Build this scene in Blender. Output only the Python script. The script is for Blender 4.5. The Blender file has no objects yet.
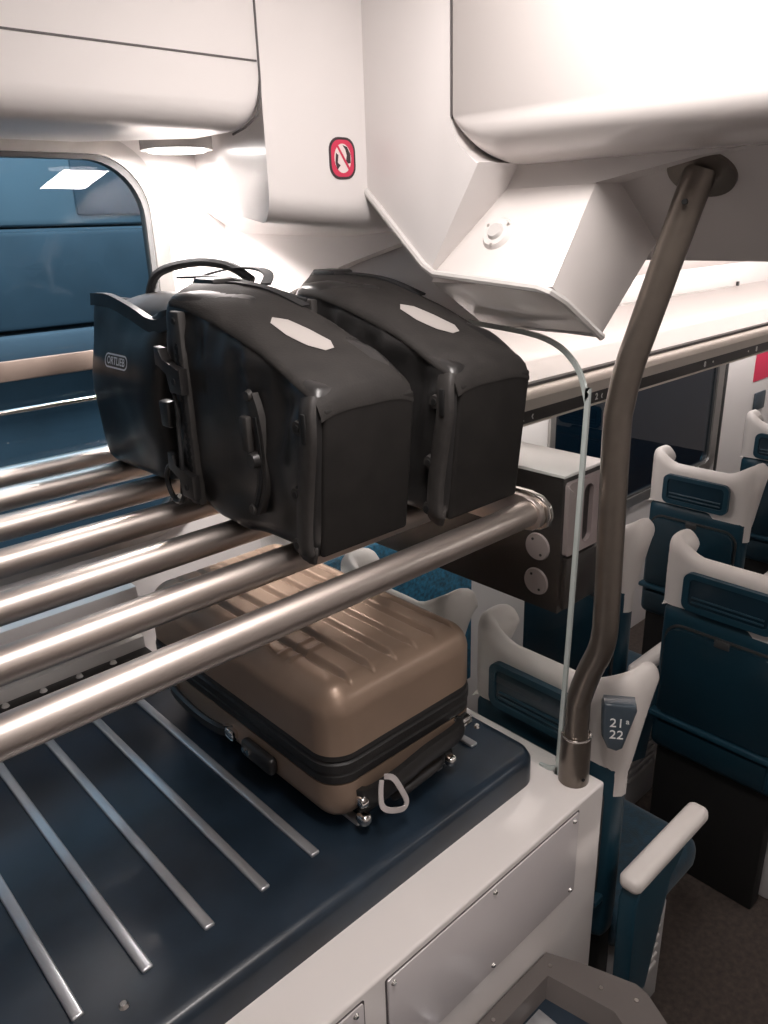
import bpy, bmesh, math, random
from mathutils import Vector, Matrix, noise
random.seed(4)
scn = bpy.context.scene
C = scn.collection
PI = math.pi

# ------------------------------------------------------------------ camera
cd = bpy.data.cameras.new('camera'); cam = bpy.data.objects.new('camera', cd); C.objects.link(cam)
cd.sensor_fit = 'VERTICAL'; cd.sensor_height = 24.0; cd.sensor_width = 18.0
cd.lens = 773.3 / 1024 * 24.0
cd.clip_start = 0.02; cd.clip_end = 100
R0 = (0.73005, -0.68275, -0.02985); R1 = (-0.25988, -0.23697, -0.93611); R2 = (0.63205, 0.69116, -0.35043)
cam.matrix_world = Matrix(((R0[0], -R1[0], -R2[0], 0), (R0[1], -R1[1], -R2[1], 0), (R0[2], -R1[2], -R2[2], 1.95), (0, 0, 0, 1)))
scn.camera = cam

# ------------------------------------------------------------------ world, view
w = bpy.data.worlds.new('evening_sky'); scn.world = w; w.use_nodes = True
w.node_tree.nodes['Background'].inputs[0].default_value = (0.17, 0.28, 0.38, 1)
w.node_tree.nodes['Background'].inputs[1].default_value = 0.9
scn.view_settings.view_transform = 'Standard'; scn.view_settings.look = 'None'
scn.view_settings.gamma = 1.0; scn.view_settings.use_curve_mapping = False
scn.view_settings.exposure = 0.14

# ------------------------------------------------------------------ lights
WARM = (1.0, 0.925, 0.895)
def area(name, loc, size, power, direction=(0, 0, -1), col=WARM, spread=180):
    l = bpy.data.lights.new(name, 'AREA'); l.shape = 'RECTANGLE'; l.size = size[0]; l.size_y = size[1]
    l.energy = power; l.color = col; l.spread = math.radians(spread)
    o = bpy.data.objects.new(name, l); C.objects.link(o); o.location = loc
    o.rotation_euler = Vector(direction).to_track_quat('-Z', 'Y').to_euler()
    return o
area('vestibule_ceiling_light', (0.56, 0.40, 2.455), (0.70, 0.14), 12.0, (0.22, -0.12, -1))
area('vestibule_ceiling_light_far', (0.1, -1.0, 2.46), (1.6, 0.25), 6)
area('saloon_ceiling_light', (3.6, -0.55, 2.16), (4.2, 0.22), 28)
area('shelf_uplight', (3.3, 1.22, 1.62), (4.0, 0.06), 15, (0, 0.55, 0.9))
area('shelf_downlight', (3.3, 1.52, 1.515), (3.9, 0.05), 12, (0, 0.5, -1))
area('locker_spotlight', (0.85, 1.50, 2.070), (0.12, 0.12), 12.0, (0.05, 0.30, -1), WARM, 160)
area('station_light', (1.0, 2.6, 3.6), (5.0, 0.6), 110, (0, 0.55, -1), (0.68, 0.86, 1.0))

# ------------------------------------------------------------------ materials
MATS = {}
def mat(name, col, rough=0.5, metal=0.0, noise_amt=0.0, noise_scale=20, bump=0.0, bump_scale=60, spec=0.5, coat=0.0,
        emis=None, stretch=None, detail=4.0, bump_dist=0.002, sheen=0.0, alpha=None):
    m = bpy.data.materials.new(name); m.use_nodes = True; nt = m.node_tree; b = nt.nodes['Principled BSDF']
    b.inputs['Base Color'].default_value = (*col, 1); b.inputs['Roughness'].default_value = rough
    b.inputs['Metallic'].default_value = metal; b.inputs['Specular IOR Level'].default_value = spec
    b.inputs['Coat Weight'].default_value = coat; b.inputs['Coat Roughness'].default_value = 0.08
    b.inputs['Sheen Weight'].default_value = sheen
    if emis: b.inputs['Emission Color'].default_value = (*emis[0], 1); b.inputs['Emission Strength'].default_value = emis[1]
    tc = nt.nodes.new('ShaderNodeTexCoord'); mp = nt.nodes.new('ShaderNodeMapping')
    nt.links.new(tc.outputs['Object'], mp.inputs[0])
    if stretch: mp.inputs['Scale'].default_value = stretch
    if noise_amt:
        n = nt.nodes.new('ShaderNodeTexNoise'); n.inputs['Scale'].default_value = noise_scale; n.inputs['Detail'].default_value = detail
        nt.links.new(mp.outputs[0], n.inputs['Vector'])
        r = nt.nodes.new('ShaderNodeValToRGB')
        r.color_ramp.elements[0].position = 0.3; r.color_ramp.elements[1].position = 0.7
        r.color_ramp.elements[0].color = (*[c * (1 - noise_amt) for c in col], 1)
        r.color_ramp.elements[1].color = (*[min(1, c * (1 + noise_amt)) for c in col], 1)
        nt.links.new(n.outputs[0], r.inputs[0]); nt.links.new(r.outputs[0], b.inputs['Base Color'])
        mr = nt.nodes.new('ShaderNodeMapRange'); mr.inputs['To Min'].default_value = max(0.02, rough * (1 - noise_amt * 0.6)); mr.inputs['To Max'].default_value = rough * (1 + noise_amt * 0.6)
        nt.links.new(n.outputs[0], mr.inputs['Value']); nt.links.new(mr.outputs[0], b.inputs['Roughness'])
    if bump:
        n2 = nt.nodes.new('ShaderNodeTexNoise'); n2.inputs['Scale'].default_value = bump_scale; n2.inputs['Detail'].default_value = 1.5
        nt.links.new(mp.outputs[0], n2.inputs['Vector'])
        bp = nt.nodes.new('ShaderNodeBump'); bp.inputs['Strength'].default_value = bump; bp.inputs['Distance'].default_value = bump_dist
        nt.links.new(n2.outputs[0], bp.inputs['Height']); nt.links.new(bp.outputs[0], b.inputs['Normal'])
    MATS[name] = m
    return m
mat('white_panel', (0.77, 0.735, 0.72), 0.30, noise_amt=0.02, noise_scale=3, coat=0.15)
mat('white_gloss', (0.78, 0.735, 0.71), 0.16, noise_amt=0.02, noise_scale=3, coat=0.5)
mat('grey_panel', (0.50, 0.49, 0.49), 0.25, noise_amt=0.03, noise_scale=4, coat=0.3)
mat('flap_grey', (0.64, 0.60, 0.60), 0.26, noise_amt=0.02, noise_scale=4, coat=0.2)
mat('ceiling_white', (0.72, 0.68, 0.66), 0.45, noise_amt=0.02, noise_scale=2)
mat('seam', (0.10, 0.09, 0.09), 0.6)
mat('gasket', (0.62, 0.60, 0.58), 0.25, coat=0.3)
mat('brushed_steel', (0.55, 0.49, 0.45), 0.40, 1.0, 0.06, 22, bump=0.03, bump_scale=90, stretch=(0.15, 1, 1))
mat('satin_pole', (0.165, 0.140, 0.118), 0.30, 0.7, 0.05, 40, coat=0.2)
mat('guard_brown', (0.20, 0.155, 0.13), 0.42, 0.4, 0.05, 20)
mat('steel', (0.62, 0.59, 0.56), 0.22, 1.0, 0.06, 30)
mat('frame_metal', (0.58, 0.56, 0.54), 0.30, 0.9, 0.05, 20)
mat('frame_dark', (0.05, 0.05, 0.05), 0.4)
mat('slat_metal', (0.56, 0.57, 0.59), 0.30, 0.75, 0.10, 60, stretch=(1, .2, 1))
mat('tray_blue', (0.012, 0.023, 0.037), 0.34, 0.0, 0.35, 9, bump=0.15, bump_scale=25, coat=0.08, bump_dist=0.001)
mat('tray_edge', (0.035, 0.038, 0.052), 0.25, coat=0.2)
mat('tarp_bottom', (0.015, 0.0135, 0.0125), 0.75, noise_amt=0.2, noise_scale=30, spec=0.25)
mat('tarp', (0.018, 0.0172, 0.017), 0.33, 0.0, 0.12, 14, bump=0.8, bump_scale=4.5, bump_dist=0.05, spec=0.55)
mat('tarp_canvas', (0.024, 0.0215, 0.020), 0.72, 0.0, 0.20, 30, bump=0.4, bump_scale=260, bump_dist=0.001, spec=0.3)
mat('black_plastic', (0.016, 0.015, 0.015), 0.38, 0, 0.1, 40)
mat('dark_grey_plastic', (0.034, 0.031, 0.029), 0.58, 0, 0.15, 60)
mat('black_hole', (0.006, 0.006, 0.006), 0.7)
mat('reflector', (0.42, 0.39, 0.37), 0.45)
mat('logo_white', (0.75, 0.77, 0.80), 0.5)
mat('webbing', (0.018, 0.018, 0.019), 0.65, bump=0.5, bump_scale=400, bump_dist=0.001)
mat('bronze', (0.35, 0.25, 0.185), 0.38, 0.40, 0.08, 8, bump=0.05, bump_scale=500, coat=0.1)
mat('zip_black', (0.014, 0.013, 0.013), 0.5, bump=0.5, bump_scale=300, bump_dist=0.001)
mat('chrome', (0.80, 0.78, 0.76), 0.10, 1.0)
mat('strap_grey', (0.50, 0.46, 0.45), 0.5)
mat('seat_white', (0.74, 0.69, 0.655), 0.42, noise_amt=0.02, noise_scale=6)
mat('seat_blue', (0.010, 0.045, 0.070), 0.40, noise_amt=0.06, noise_scale=8)
mat('seat_blue_dark', (0.007, 0.028, 0.043), 0.30, noise_amt=0.06, noise_scale=8, coat=0.2)
mat('pocket_blue', (0.012, 0.030, 0.045), 0.25, coat=0.3)
mat('wall_fabric', (0.020, 0.125, 0.215), 0.8, noise_amt=0.5, noise_scale=70, detail=1.0, bump=0.3, bump_scale=300)
mat('seat_fabric', (0.007, 0.034, 0.056), 0.85, noise_amt=0.35, noise_scale=60, bump=0.4, bump_scale=300, sheen=0.2)
mat('plate_blue', (0.055, 0.075, 0.095), 0.30, coat=0.2)
mat('box_dark', (0.022, 0.019, 0.018), 0.32, noise_amt=0.05, noise_scale=5, coat=0.15)
mat('box_top_glare', (0.76, 0.74, 0.72), 0.30, coat=0.2)  # reflected light on the dark cabinet's top, put into the colour
mat('cap_pinkgrey', (0.30, 0.25, 0.245), 0.40)
mat('carpet', (0.058, 0.044, 0.037), 0.95, noise_amt=0.35, noise_scale=60, bump=0.8, bump_scale=350, bump_dist=0.004)
mat('label_black', (0.020, 0.018, 0.018), 0.3, coat=0.3)
mat('text_white', (0.85, 0.84, 0.82), 0.5)
mat('rail_cream', (0.66, 0.60, 0.54), 0.35, 0.35, 0.03, 10)
mat('sign_red', (0.62, 0.035, 0.09), 0.4)
mat('sign_black', (0.045, 0.03, 0.035), 0.4)
mat('sign_pink', (0.80, 0.68, 0.67), 0.4)
mat('sign_green', (0.02, 0.33, 0.16), 0.4)
mat('grey_frame', (0.125, 0.110, 0.103), 0.38, noise_amt=0.04, noise_scale=10)
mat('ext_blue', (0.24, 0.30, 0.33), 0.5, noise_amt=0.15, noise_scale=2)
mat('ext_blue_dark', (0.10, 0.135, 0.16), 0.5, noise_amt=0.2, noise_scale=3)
mat('ext_grey', (0.22, 0.25, 0.28), 0.6, noise_amt=0.1, noise_scale=4)
mat('ballast', (0.05, 0.06, 0.075), 0.95, noise_amt=0.5, noise_scale=50, bump=1.0, bump_scale=40, bump_dist=0.02)
mat('lamp_lens', (0.9, 0.88, 0.85), 0.3, emis=((1.0, 0.95, 0.92), 9.0))
mat('lamp_tube', (0.9, 0.88, 0.85), 0.3, emis=((1.0, 0.95, 0.92), 5.0))

def glass_mat(name, col, refl=1.0, tint=0.9):
    m = bpy.data.materials.new(name); m.use_nodes = True; nt = m.node_tree
    for n in list(nt.nodes):
        if n.type != 'OUTPUT_MATERIAL': nt.nodes.remove(n)
    out = nt.nodes['Material Output']
    tr = nt.nodes.new('ShaderNodeBsdfTransparent'); tr.inputs[0].default_value = (*col, 1)
    gl = nt.nodes.new('ShaderNodeBsdfGlossy'); gl.inputs['Roughness'].default_value = 0.02
    gl.inputs['Color'].default_value = (1, 1, 1, 1)
    fr = nt.nodes.new('ShaderNodeFresnel'); fr.inputs[0].default_value = 1.5
    mu = nt.nodes.new('ShaderNodeMath'); mu.operation = 'MULTIPLY'; mu.inputs[1].default_value = refl
    mx = nt.nodes.new('ShaderNodeMixShader')
    ge = nt.nodes.new('ShaderNodeNewGeometry'); inv = nt.nodes.new('ShaderNodeMath'); inv.operation = 'SUBTRACT'; inv.inputs[0].default_value = 1.0
    m2 = nt.nodes.new('ShaderNodeMath'); m2.operation = 'MULTIPLY'
    nt.links.new(ge.outputs['Backfacing'], inv.inputs[1]); nt.links.new(fr.outputs[0], mu.inputs[0])
    nt.links.new(mu.outputs[0], m2.inputs[0]); nt.links.new(inv.outputs[0], m2.inputs[1]); nt.links.new(m2.outputs[0], mx.inputs[0])
    nt.links.new(tr.outputs[0], mx.inputs[1]); nt.links.new(gl.outputs[0], mx.inputs[2]); nt.links.new(mx.outputs[0], out.inputs[0])
    MATS[name] = m
glass_mat('window_glass', (0.68, 0.76, 0.80), 0.45)
glass_mat('window_glass_dark', (0.26, 0.36, 0.42), 1.6)
glass_mat('screen_glass', (0.965, 0.975, 0.97), 0.7)
mat('glass_edge', (0.50, 0.55, 0.53), 0.15, coat=0.5)

# ------------------------------------------------------------------ helpers
def wloc(p):
    v = Vector((0, 0, 0))
    while p is not None:
        v += p.location; p = p.parent
    return v
def obj(name, bm, m, parent=None, smooth=True, angle=38, base=None):
    bmesh.ops.recalc_face_normals(bm, faces=bm.faces)
    me = bpy.data.meshes.new(name)
    if parent is not None: org = wloc(parent)
    elif base is not None: org = Vector(base)
    else:
        xs = [v.co for v in bm.verts]
        org = Vector(((min(c.x for c in xs) + max(c.x for c in xs)) / 2, (min(c.y for c in xs) + max(c.y for c in xs)) / 2, min(c.z for c in xs)))
    bmesh.ops.translate(bm, vec=-org, verts=bm.verts)
    bm.to_mesh(me); bm.free()
    if smooth:
        for p in me.polygons: p.use_smooth = True
        me.set_sharp_from_angle(angle=math.radians(angle))
    me.materials.append(MATS[m] if isinstance(m, str) else m)
    o = bpy.data.objects.new(name, me); C.objects.link(o)
    if parent is not None: o.parent = parent
    else: o.location = org
    return o
def thing(name, label, cat, loc, group=None):
    o = bpy.data.objects.new(name, None); C.objects.link(o); o.location = loc
    o.empty_display_size = 0.05
    o['label'] = label; o['category'] = cat
    if group: o['group'] = group
    return o
def tag(o, label, cat, group=None):
    o['label'] = label; o['category'] = cat
    if group: o['group'] = group
    return o
def struct(name, bm, m, parent=None, **k):
    o = obj(name, bm, m, parent, **k)
    if parent is None: o['kind'] = 'structure'
    return o
def dup(root, loc, label=None):
    r = root.copy(); C.objects.link(r); r.location = loc
    if label: r['label'] = label
    for ch in list(root.children):
        c = ch.copy(); C.objects.link(c); c.parent = r
        for g in list(ch.children):
            d = g.copy(); C.objects.link(d); d.parent = c
    return r
def B(): return bmesh.new()
def box(bm, lo, hi, bev=0.0, seg=2):
    r = bmesh.ops.create_cube(bm, size=1.0); vs = r['verts']
    c = [(a + b) / 2 for a, b in zip(lo, hi)]; s = [b - a for a, b in zip(lo, hi)]
    for v in vs: v.co = Vector((c[0] + v.co.x * s[0], c[1] + v.co.y * s[1], c[2] + v.co.z * s[2]))
    if bev:
        es = list({e for v in vs for e in v.link_edges})
        bmesh.ops.bevel(bm, geom=es, offset=bev, segments=seg, affect='EDGES', profile=0.5, clamp_overlap=True)
    return bm
def frame_for(d, up=Vector((0, 0, 1))):
    d = d.normalized()
    if abs(d.dot(up)) > 0.98: up = Vector((1, 0, 0)) if abs(d.x) < 0.9 else Vector((0, 1, 0))
    a = d.cross(up).normalized(); b = a.cross(d).normalized()
    return a, b
def smooth_path(pts, n=6):
    P = [Vector(p) for p in pts]
    if len(P) < 3: return P
    out = []
    for i in range(len(P) - 1):
        p0 = P[max(i - 1, 0)]; p1 = P[i]; p2 = P[i + 1]; p3 = P[min(i + 2, len(P) - 1)]
        for k in range(n):
            t = k / n
            out.append(0.5 * ((2 * p1) + (-p0 + p2) * t + (2 * p0 - 5 * p1 + 4 * p2 - p3) * t * t + (-p0 + 3 * p1 - 3 * p2 + p3) * t ** 3))
    out.append(P[-1]); return out
def sweep(bm, pts, prof, closed=False, up=None, scales=None):
    """prof: closed list of (a,b) offsets"""
    P = [Vector(p) for p in pts]; n = len(P); rings = []
    pa = None
    for i, p in enumerate(P):
        if closed: d = P[(i + 1) % n] - P[i - 1]
        else: d = P[min(i + 1, n - 1)] - P[max(i - 1, 0)]
        d.normalize()
        if up is not None: a, b = frame_for(d, Vector(up))
        elif pa is None: a, b = frame_for(d)
        else:
            a = (pa - d * pa.dot(d)).normalized(); b = a.cross(d).normalized()
        pa = a
        s = scales[i] if scales else 1.0
        rings.append([bm.verts.new(p + a * u * s + b * v * s) for u, v in prof])
    m = len(prof)
    for i in range(n if closed else n - 1):
        r, q = rings[i], rings[(i + 1) % n]
        for k in range(m): bm.faces.new((r[k], r[(k + 1) % m], q[(k + 1) % m], q[k]))
    if not closed:
        bm.faces.new(rings[0]); bm.faces.new(list(reversed(rings[-1])))
    return bm
def circ(r, n=14): return [(r * math.cos(2 * PI * k / n), r * math.sin(2 * PI * k / n)) for k in range(n)]
def tube(bm, pts, r, n=14, closed=False, scales=None): return sweep(bm, pts, circ(r, n), closed, None, scales)
def strap(bm, pts, wd, th, up): return sweep(bm, pts, [(-wd / 2, -th / 2), (wd / 2, -th / 2), (wd / 2, th / 2), (-wd / 2, th / 2)], False, up)
def prism(bm, poly, axis, a, b, bev=0.0, seg=2):
    """poly in the plane of the two other axes (x<y<z order), extruded along axis from a to b"""
    def P(u, v, t):
        if axis == 0: return (t, u, v)
        if axis == 1: return (u, t, v)
        return (u, v, t)
    lo = [bm.verts.new(P(u, v, a)) for u, v in poly]; hi = [bm.verts.new(P(u, v, b)) for u, v in poly]
    fs = [bm.faces.new(lo), bm.faces.new(hi)]
    n = len(poly)
    for k in range(n): fs.append(bm.faces.new((lo[k], lo[(k + 1) % n], hi[(k + 1) % n], hi[k])))
    if bev:
        es = list({e for f in fs[:2] for e in f.edges})
        bmesh.ops.bevel(bm, geom=es, offset=bev, segments=seg, affect='EDGES', profile=0.5, clamp_overlap=True)
    return bm
def rrect(x0, y0, x1, y1, r, n=6):
    out = []
    rs = r if isinstance(r, (list, tuple)) else [r] * 4
    for (cx, cy, a0, rr) in ((x1 - rs[0], y1 - rs[0], 0, rs[0]), (x0 + rs[1], y1 - rs[1], 90, rs[1]), (x0 + rs[2], y0 + rs[2], 180, rs[2]), (x1 - rs[3], y0 + rs[3], 270, rs[3])):
        if rr < 1e-5: out.append((cx, cy)); continue
        for k in range(n + 1):
            a = math.radians(a0 + 90 * k / n); out.append((cx + rr * math.cos(a), cy + rr * math.sin(a)))
    return out
def ell(cx, cy, a, b, n=32): return [(cx + a * math.cos(2 * PI * k / n), cy + b * math.sin(2 * PI * k / n)) for k in range(n)]
def holed(bm, outer, holes, axis, a, b):
    """plate with holes, extruded along axis"""
    def P(u, v, t):
        return (t, u, v) if axis == 0 else (u, t, v) if axis == 1 else (u, v, t)
    es = []; loops = []
    for lp in [outer] + holes:
        vs = [bm.verts.new(P(u, v, a)) for u, v in lp]; loops.append(vs)
        for k in range(len(vs)): es.append(bm.edges.new((vs[k], vs[(k + 1) % len(vs)])))
    r = bmesh.ops.triangle_fill(bm, edges=es, use_beauty=True, use_dissolve=False)
    fs = [g for g in r['geom'] if isinstance(g, bmesh.types.BMFace)]
    ex = bmesh.ops.extrude_face_region(bm, geom=fs)
    vs = [g for g in ex['geom'] if isinstance(g, bmesh.types.BMVert)]
    d = b - a; vec = (d, 0, 0) if axis == 0 else (0, d, 0) if axis == 1 else (0, 0, d)
    bmesh.ops.translate(bm, vec=vec, verts=vs)
    return bm
def disc(bm, c, r, h, nrm, n=20, r2=None):
    d = Vector(nrm).normalized(); a, b = frame_for(d); c = Vector(c); r2 = r if r2 is None else r2
    lo = [bm.verts.new(c + a * r * math.cos(2 * PI * k / n) + b * r * math.sin(2 * PI * k / n)) for k in range(n)]
    hi = [bm.verts.new(c + d * h + a * r2 * math.cos(2 * PI * k / n) + b * r2 * math.sin(2 * PI * k / n)) for k in range(n)]
    bm.faces.new(lo); bm.faces.new(hi)
    for k in range(n): bm.faces.new((lo[k], lo[(k + 1) % n], hi[(k + 1) % n], hi[k]))
    return bm
def superbox(bm, lo, hi, r, n=28, disp=None):
    """rounded box on dense grids; disp(p, normal) -> offset"""
    lo = Vector(lo); hi = Vector(hi); cache = {}
    def samp(a, b, t):  # denser near ends
        return a + (b - a) * t
    def vert(i, j, k, N):
        key = (i, j, k)
        if key in cache: return cache[key]
        p = Vector([samp(lo[q], hi[q], (i, j, k)[q] / N[q]) for q in range(3)])
        inner = Vector([min(max(p[q], lo[q] + r), hi[q] - r) for q in range(3)])
        d = p - inner
        nn = d.normalized() if d.length > 1e-9 else Vector((0, 0, 1))
        q = inner + nn * r
        if disp: q = q + nn * disp(q, nn)
        v = bm.verts.new(q); cache[key] = v; return v
    N = [max(4, int(n * (hi[q] - lo[q]) / max(hi - lo))) for q in range(3)]
    N = [max(x, 10) for x in N]
    for ax in range(3):
        o1, o2 = [q for q in range(3) if q != ax]
        for side in (0, N[ax]):
            for u in range(N[o1]):
                for v in range(N[o2]):
                    idx = []
                    for du, dv in ((0, 0), (1, 0), (1, 1), (0, 1)):
                        t = [0, 0, 0]; t[ax] = side; t[o1] = u + du; t[o2] = v + dv; idx.append(vert(*t, N))
                    try: bm.faces.new(idx)
                    except ValueError: pass
    return bm
def text_bm(s, size, origin, xdir, ydir, depth=0.0008, bold=False, shear=0):
    cu = bpy.data.curves.new('t', 'FONT'); cu.body = s; cu.size = size; cu.align_x = 'CENTER'; cu.align_y = 'CENTER'; cu.extrude = depth
    if bold: cu.offset = size * 0.02
    cu.shear = shear; cu.resolution_u = 4
    o = bpy.data.objects.new('t', cu); C.objects.link(o)
    dg = bpy.context.evaluated_depsgraph_get(); me = bpy.data.meshes.new_from_object(o.evaluated_get(dg))
    bm = bmesh.new(); bm.from_mesh(me)
    x = Vector(xdir).normalized(); y = Vector(ydir).normalized(); z = x.cross(y)
    M = Matrix.Translation(Vector(origin)) @ Matrix((x, y, z)).transposed().to_4x4()
    bm.transform(M)
    bpy.data.objects.remove(o); bpy.data.meshes.remove(me); bpy.data.curves.remove(cu)
    return bm

from mathutils.bvhtree import BVHTree
def surf(o):
    me = o.data; l = wloc(o)
    return BVHTree.FromPolygons([v.co + l for v in me.vertices], [tuple(p.vertices) for p in me.polygons])
def hug(bm, bvh, d, off):
    """lay every vertex on a surface along direction d, off above it"""
    d = Vector(d).normalized()
    for v in bm.verts:
        h = bvh.ray_cast(v.co - d * 0.15, d)
        if h[0] is not None: v.co = h[0] - d * off
    return bm
def hugpt(p, bvh, d, off):
    d = Vector(d).normalized(); h = bvh.ray_cast(Vector(p) - d * 0.15, d)
    return h[0] - d * off if h[0] is not None else Vector(p)
def sheet(bm, poly, P, n=10):
    """flat triangulated sheet with inner points, P maps (u,v) to 3-D"""
    vs = [bm.verts.new(P(u, v)) for u, v in poly]
    f = bm.faces.new(vs); bmesh.ops.triangulate(bm, faces=[f])
    bmesh.ops.subdivide_edges(bm, edges=bm.edges[:], cuts=n, use_grid_fill=True)
    return bm

# ================================================================== THE SETTING
WY = 1.75   # window wall
# floor, ceiling of the near lobby, closing walls
struct('floor', box(B(), (-1.6, -1.6, -0.10), (6.6, WY, -0.05)), 'carpet', smooth=False)
struct('ceiling', box(B(), (-1.6, -1.6, 2.50), (1.05, WY, 2.56)), 'ceiling_white', smooth=False)
struct('wall_back', box(B(), (-1.66, -1.6, -0.1), (-1.6, WY, 2.5)), 'white_panel', smooth=False)
struct('wall_right', box(B(), (-1.6, -1.66, -0.1), (6.6, -1.6, 2.5)), 'white_panel', smooth=False)
struct('wall_front', box(B(), (6.6, -1.6, -0.1), (6.66, WY, 2.5)), 'white_panel', smooth=False)
# window wall with its two rounded openings
W1 = rrect(-1.0, 1.22, 0.935, 2.14, 0.15, 8)
W2 = rrect(2.50, 0.66, 4.00, 1.60, 0.06, 5)
W3 = rrect(4.95, 0.66, 6.4, 1.60, 0.06, 5)
struct('wall_left', holed(B(), [(-1.6, -0.1), (6.6, -0.1), (6.6, 2.5), (-1.6, 2.5)], [W1, W2, W3], 1, WY, WY + 0.05), 'white_panel', smooth=False)
def window(name, o, inner, glass, fw=0.03):
    b = B(); holed(b, o, [inner], 1, WY - 0.012, WY + 0.03)
    f = struct(name, b, 'frame_metal')
    b = B()
    cx = sum(p[0] for p in inner) / len(inner); cz = sum(p[1] for p in inner) / len(inner)
    inn2 = [(x + (cx - x) * 0.012, z + (cz - z) * 0.025) for x, z in inner]
    inn0 = [(x - (cx - x) * 0.002, z - (cz - z) * 0.004) for x, z in inner]
    holed(b, inn0, [inn2], 1, WY - 0.004, WY + 0.02)
    obj('window_seal', b, 'frame_dark', f)
    b = B(); prism(b, inn0, 1, WY + 0.004, WY + 0.010); obj('window_pane', b, glass, f, smooth=False)
    return f
window('window_1', rrect(-1.005, 1.215, 0.940, 2.145, 0.155, 10), rrect(-0.965, 1.255, 0.902, 2.106, 0.125, 10), 'window_glass')
window('window_2', rrect(2.495, 0.655, 4.02, 1.605, 0.06, 6), rrect(2.53, 0.70, 3.955, 1.57, 0.04, 6), 'window_glass_dark')
window('window_3', rrect(4.945, 0.655, 6.405, 1.605, 0.06, 6), rrect(4.98, 0.70, 6.37, 1.57, 0.04, 6), 'window_glass_dark')
b = B(); box(b, (4.045, WY - 0.012, 0.60), (4.060, WY - 0.0005, 1.62), 0.002); struct('trim_1', b, 'frame_dark')
# inside ledges of the window wall under the big window
b = B(); box(b, (-1.5, 1.66, 1.075), (0.70, WY, 1.145), 0.006); struct('trim_2', b, 'white_panel')
b = B(); box(b, (1.20, 1.728, 0.25), (2.02, WY - 0.0005, 0.97), 0.006); struct('trim_13', b, 'wall_fabric')
# sloping ceiling over the seats
prof = [(-1.6, 2.14), (-0.4, 2.11), (0.2, 2.06), (0.555, 2.022), (0.75, 1.99), (1.0, 1.945), (1.3, 1.87), (1.55, 1.79), (WY, 1.71)]
b = B(); prism(b, prof + [(WY, 2.55), (-1.6, 2.55)], 0, 1.10, 6.6); struct('trim_3', b, 'ceiling_white', angle=60)
b = B(); prism(b, [(1.08, 2.06), (1.12, 2.035), (1.338, 1.876), (1.352, 1.872), (1.366, 1.880), (1.46, 2.16), (1.08, 2.16)], 1, -1.6, 1.20); struct('trim_12', b, 'ceiling_white')
# bulkhead header over the aisle, rounded lower edge and corner
def header_ring(x, dz, dy):
    r = 0.075
    out = [(-1.60, 2.50), (-1.60, 2.030 + dz)]
    for k in range(13):
        a = PI / 2 * k / 12; out.append((0.912 - r + (r - dy) * math.sin(a), 2.030 + r - (r - dz) * math.cos(a)))
    out.append((0.912 - dy, 2.50))
    return [(x, y, z) for y, z in out]
b = B(); rings = []
for k in range(11):
    a = PI / 2 * k / 10; rings.append([b.verts.new(p) for p in header_ring(1.0 + 0.10 * (1 - math.sin(a)) , 0.058 * (1 - math.cos(a)), 0.006 * (1 - math.cos(a)))])
rings.insert(0, [b.verts.new(p) for p in header_ring(1.22, 0, 0)])
for i in range(len(rings) - 1):
    for k in range(len(rings[0])):
        j = (k + 1) % len(rings[0]); b.faces.new((rings[i][k], rings[i][j], rings[i + 1][j], rings[i + 1][k]))
b.faces.new(rings[0]); b.faces.new(rings[-1])
struct('trim_4', b, 'white_gloss', angle=60)
# transverse bulkhead beside the header, lower edge cut on the slant
b = B(); prism(b, [(1.135, 2.50), (1.135, 2.015), (1.113, 2.004), (0.957, 1.870), (0.852, 2.033), (0.872, 2.040), (0.893, 2.055), (0.908, 2.078), (0.915, 2.105), (0.915, 2.50)], 0, 1.0, 1.19, 0.003)
struct('trim_5', b, 'white_panel')
b = B(); box(b, (1.004, 0.9115, 2.10), (1.16, 0.9165, 2.50)); struct('trim_6', b, 'seam', smooth=False)
# column between locker and bulkhead with rolled-under bottom
def colprof(zf, ym, zm, zw, yf=1.11, r=0.05):
    out = [(yf, 2.50), (yf, zf + r)]
    for k in range(1, 7):
        a = PI / 2 * k / 7; out.append((yf + r - r * math.cos(a), zf + r - r * math.sin(a)))
    out += [(yf + r, zf), (ym, zm), (WY, zw), (WY, 2.50)]
    return out
b = B(); rings = []
for t_, zf, ym, zm, zw in ((0.0, 1.955, 1.40, 1.975, 1.997), (0.33, 1.944, 1.42, 1.95, 1.965), (0.66, 1.936, 1.45, 1.93, 1.930), (1.0, 1.928, 1.5, 1.905, 1.897)):
    ring = []
    for y, z in colprof(zf, ym, zm, zw):
        q = (y - 1.11) / (WY - 1.11); x0 = 0.786 + q * 0.250
        ring.append(b.verts.new((x0 + (1.19 - x0) * t_, y, z)))
    rings.append(ring)
for i in range(3):
    for k in range(len(rings[0])):
        j = (k + 1) % len(rings[0]); b.faces.new((rings[i][k], rings[i][j], rings[i + 1][j], rings[i + 1][k]))
b.faces.new(rings[0]); b.faces.new(rings[-1])
struct('trim_7', b, 'white_panel', angle=50)
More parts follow.
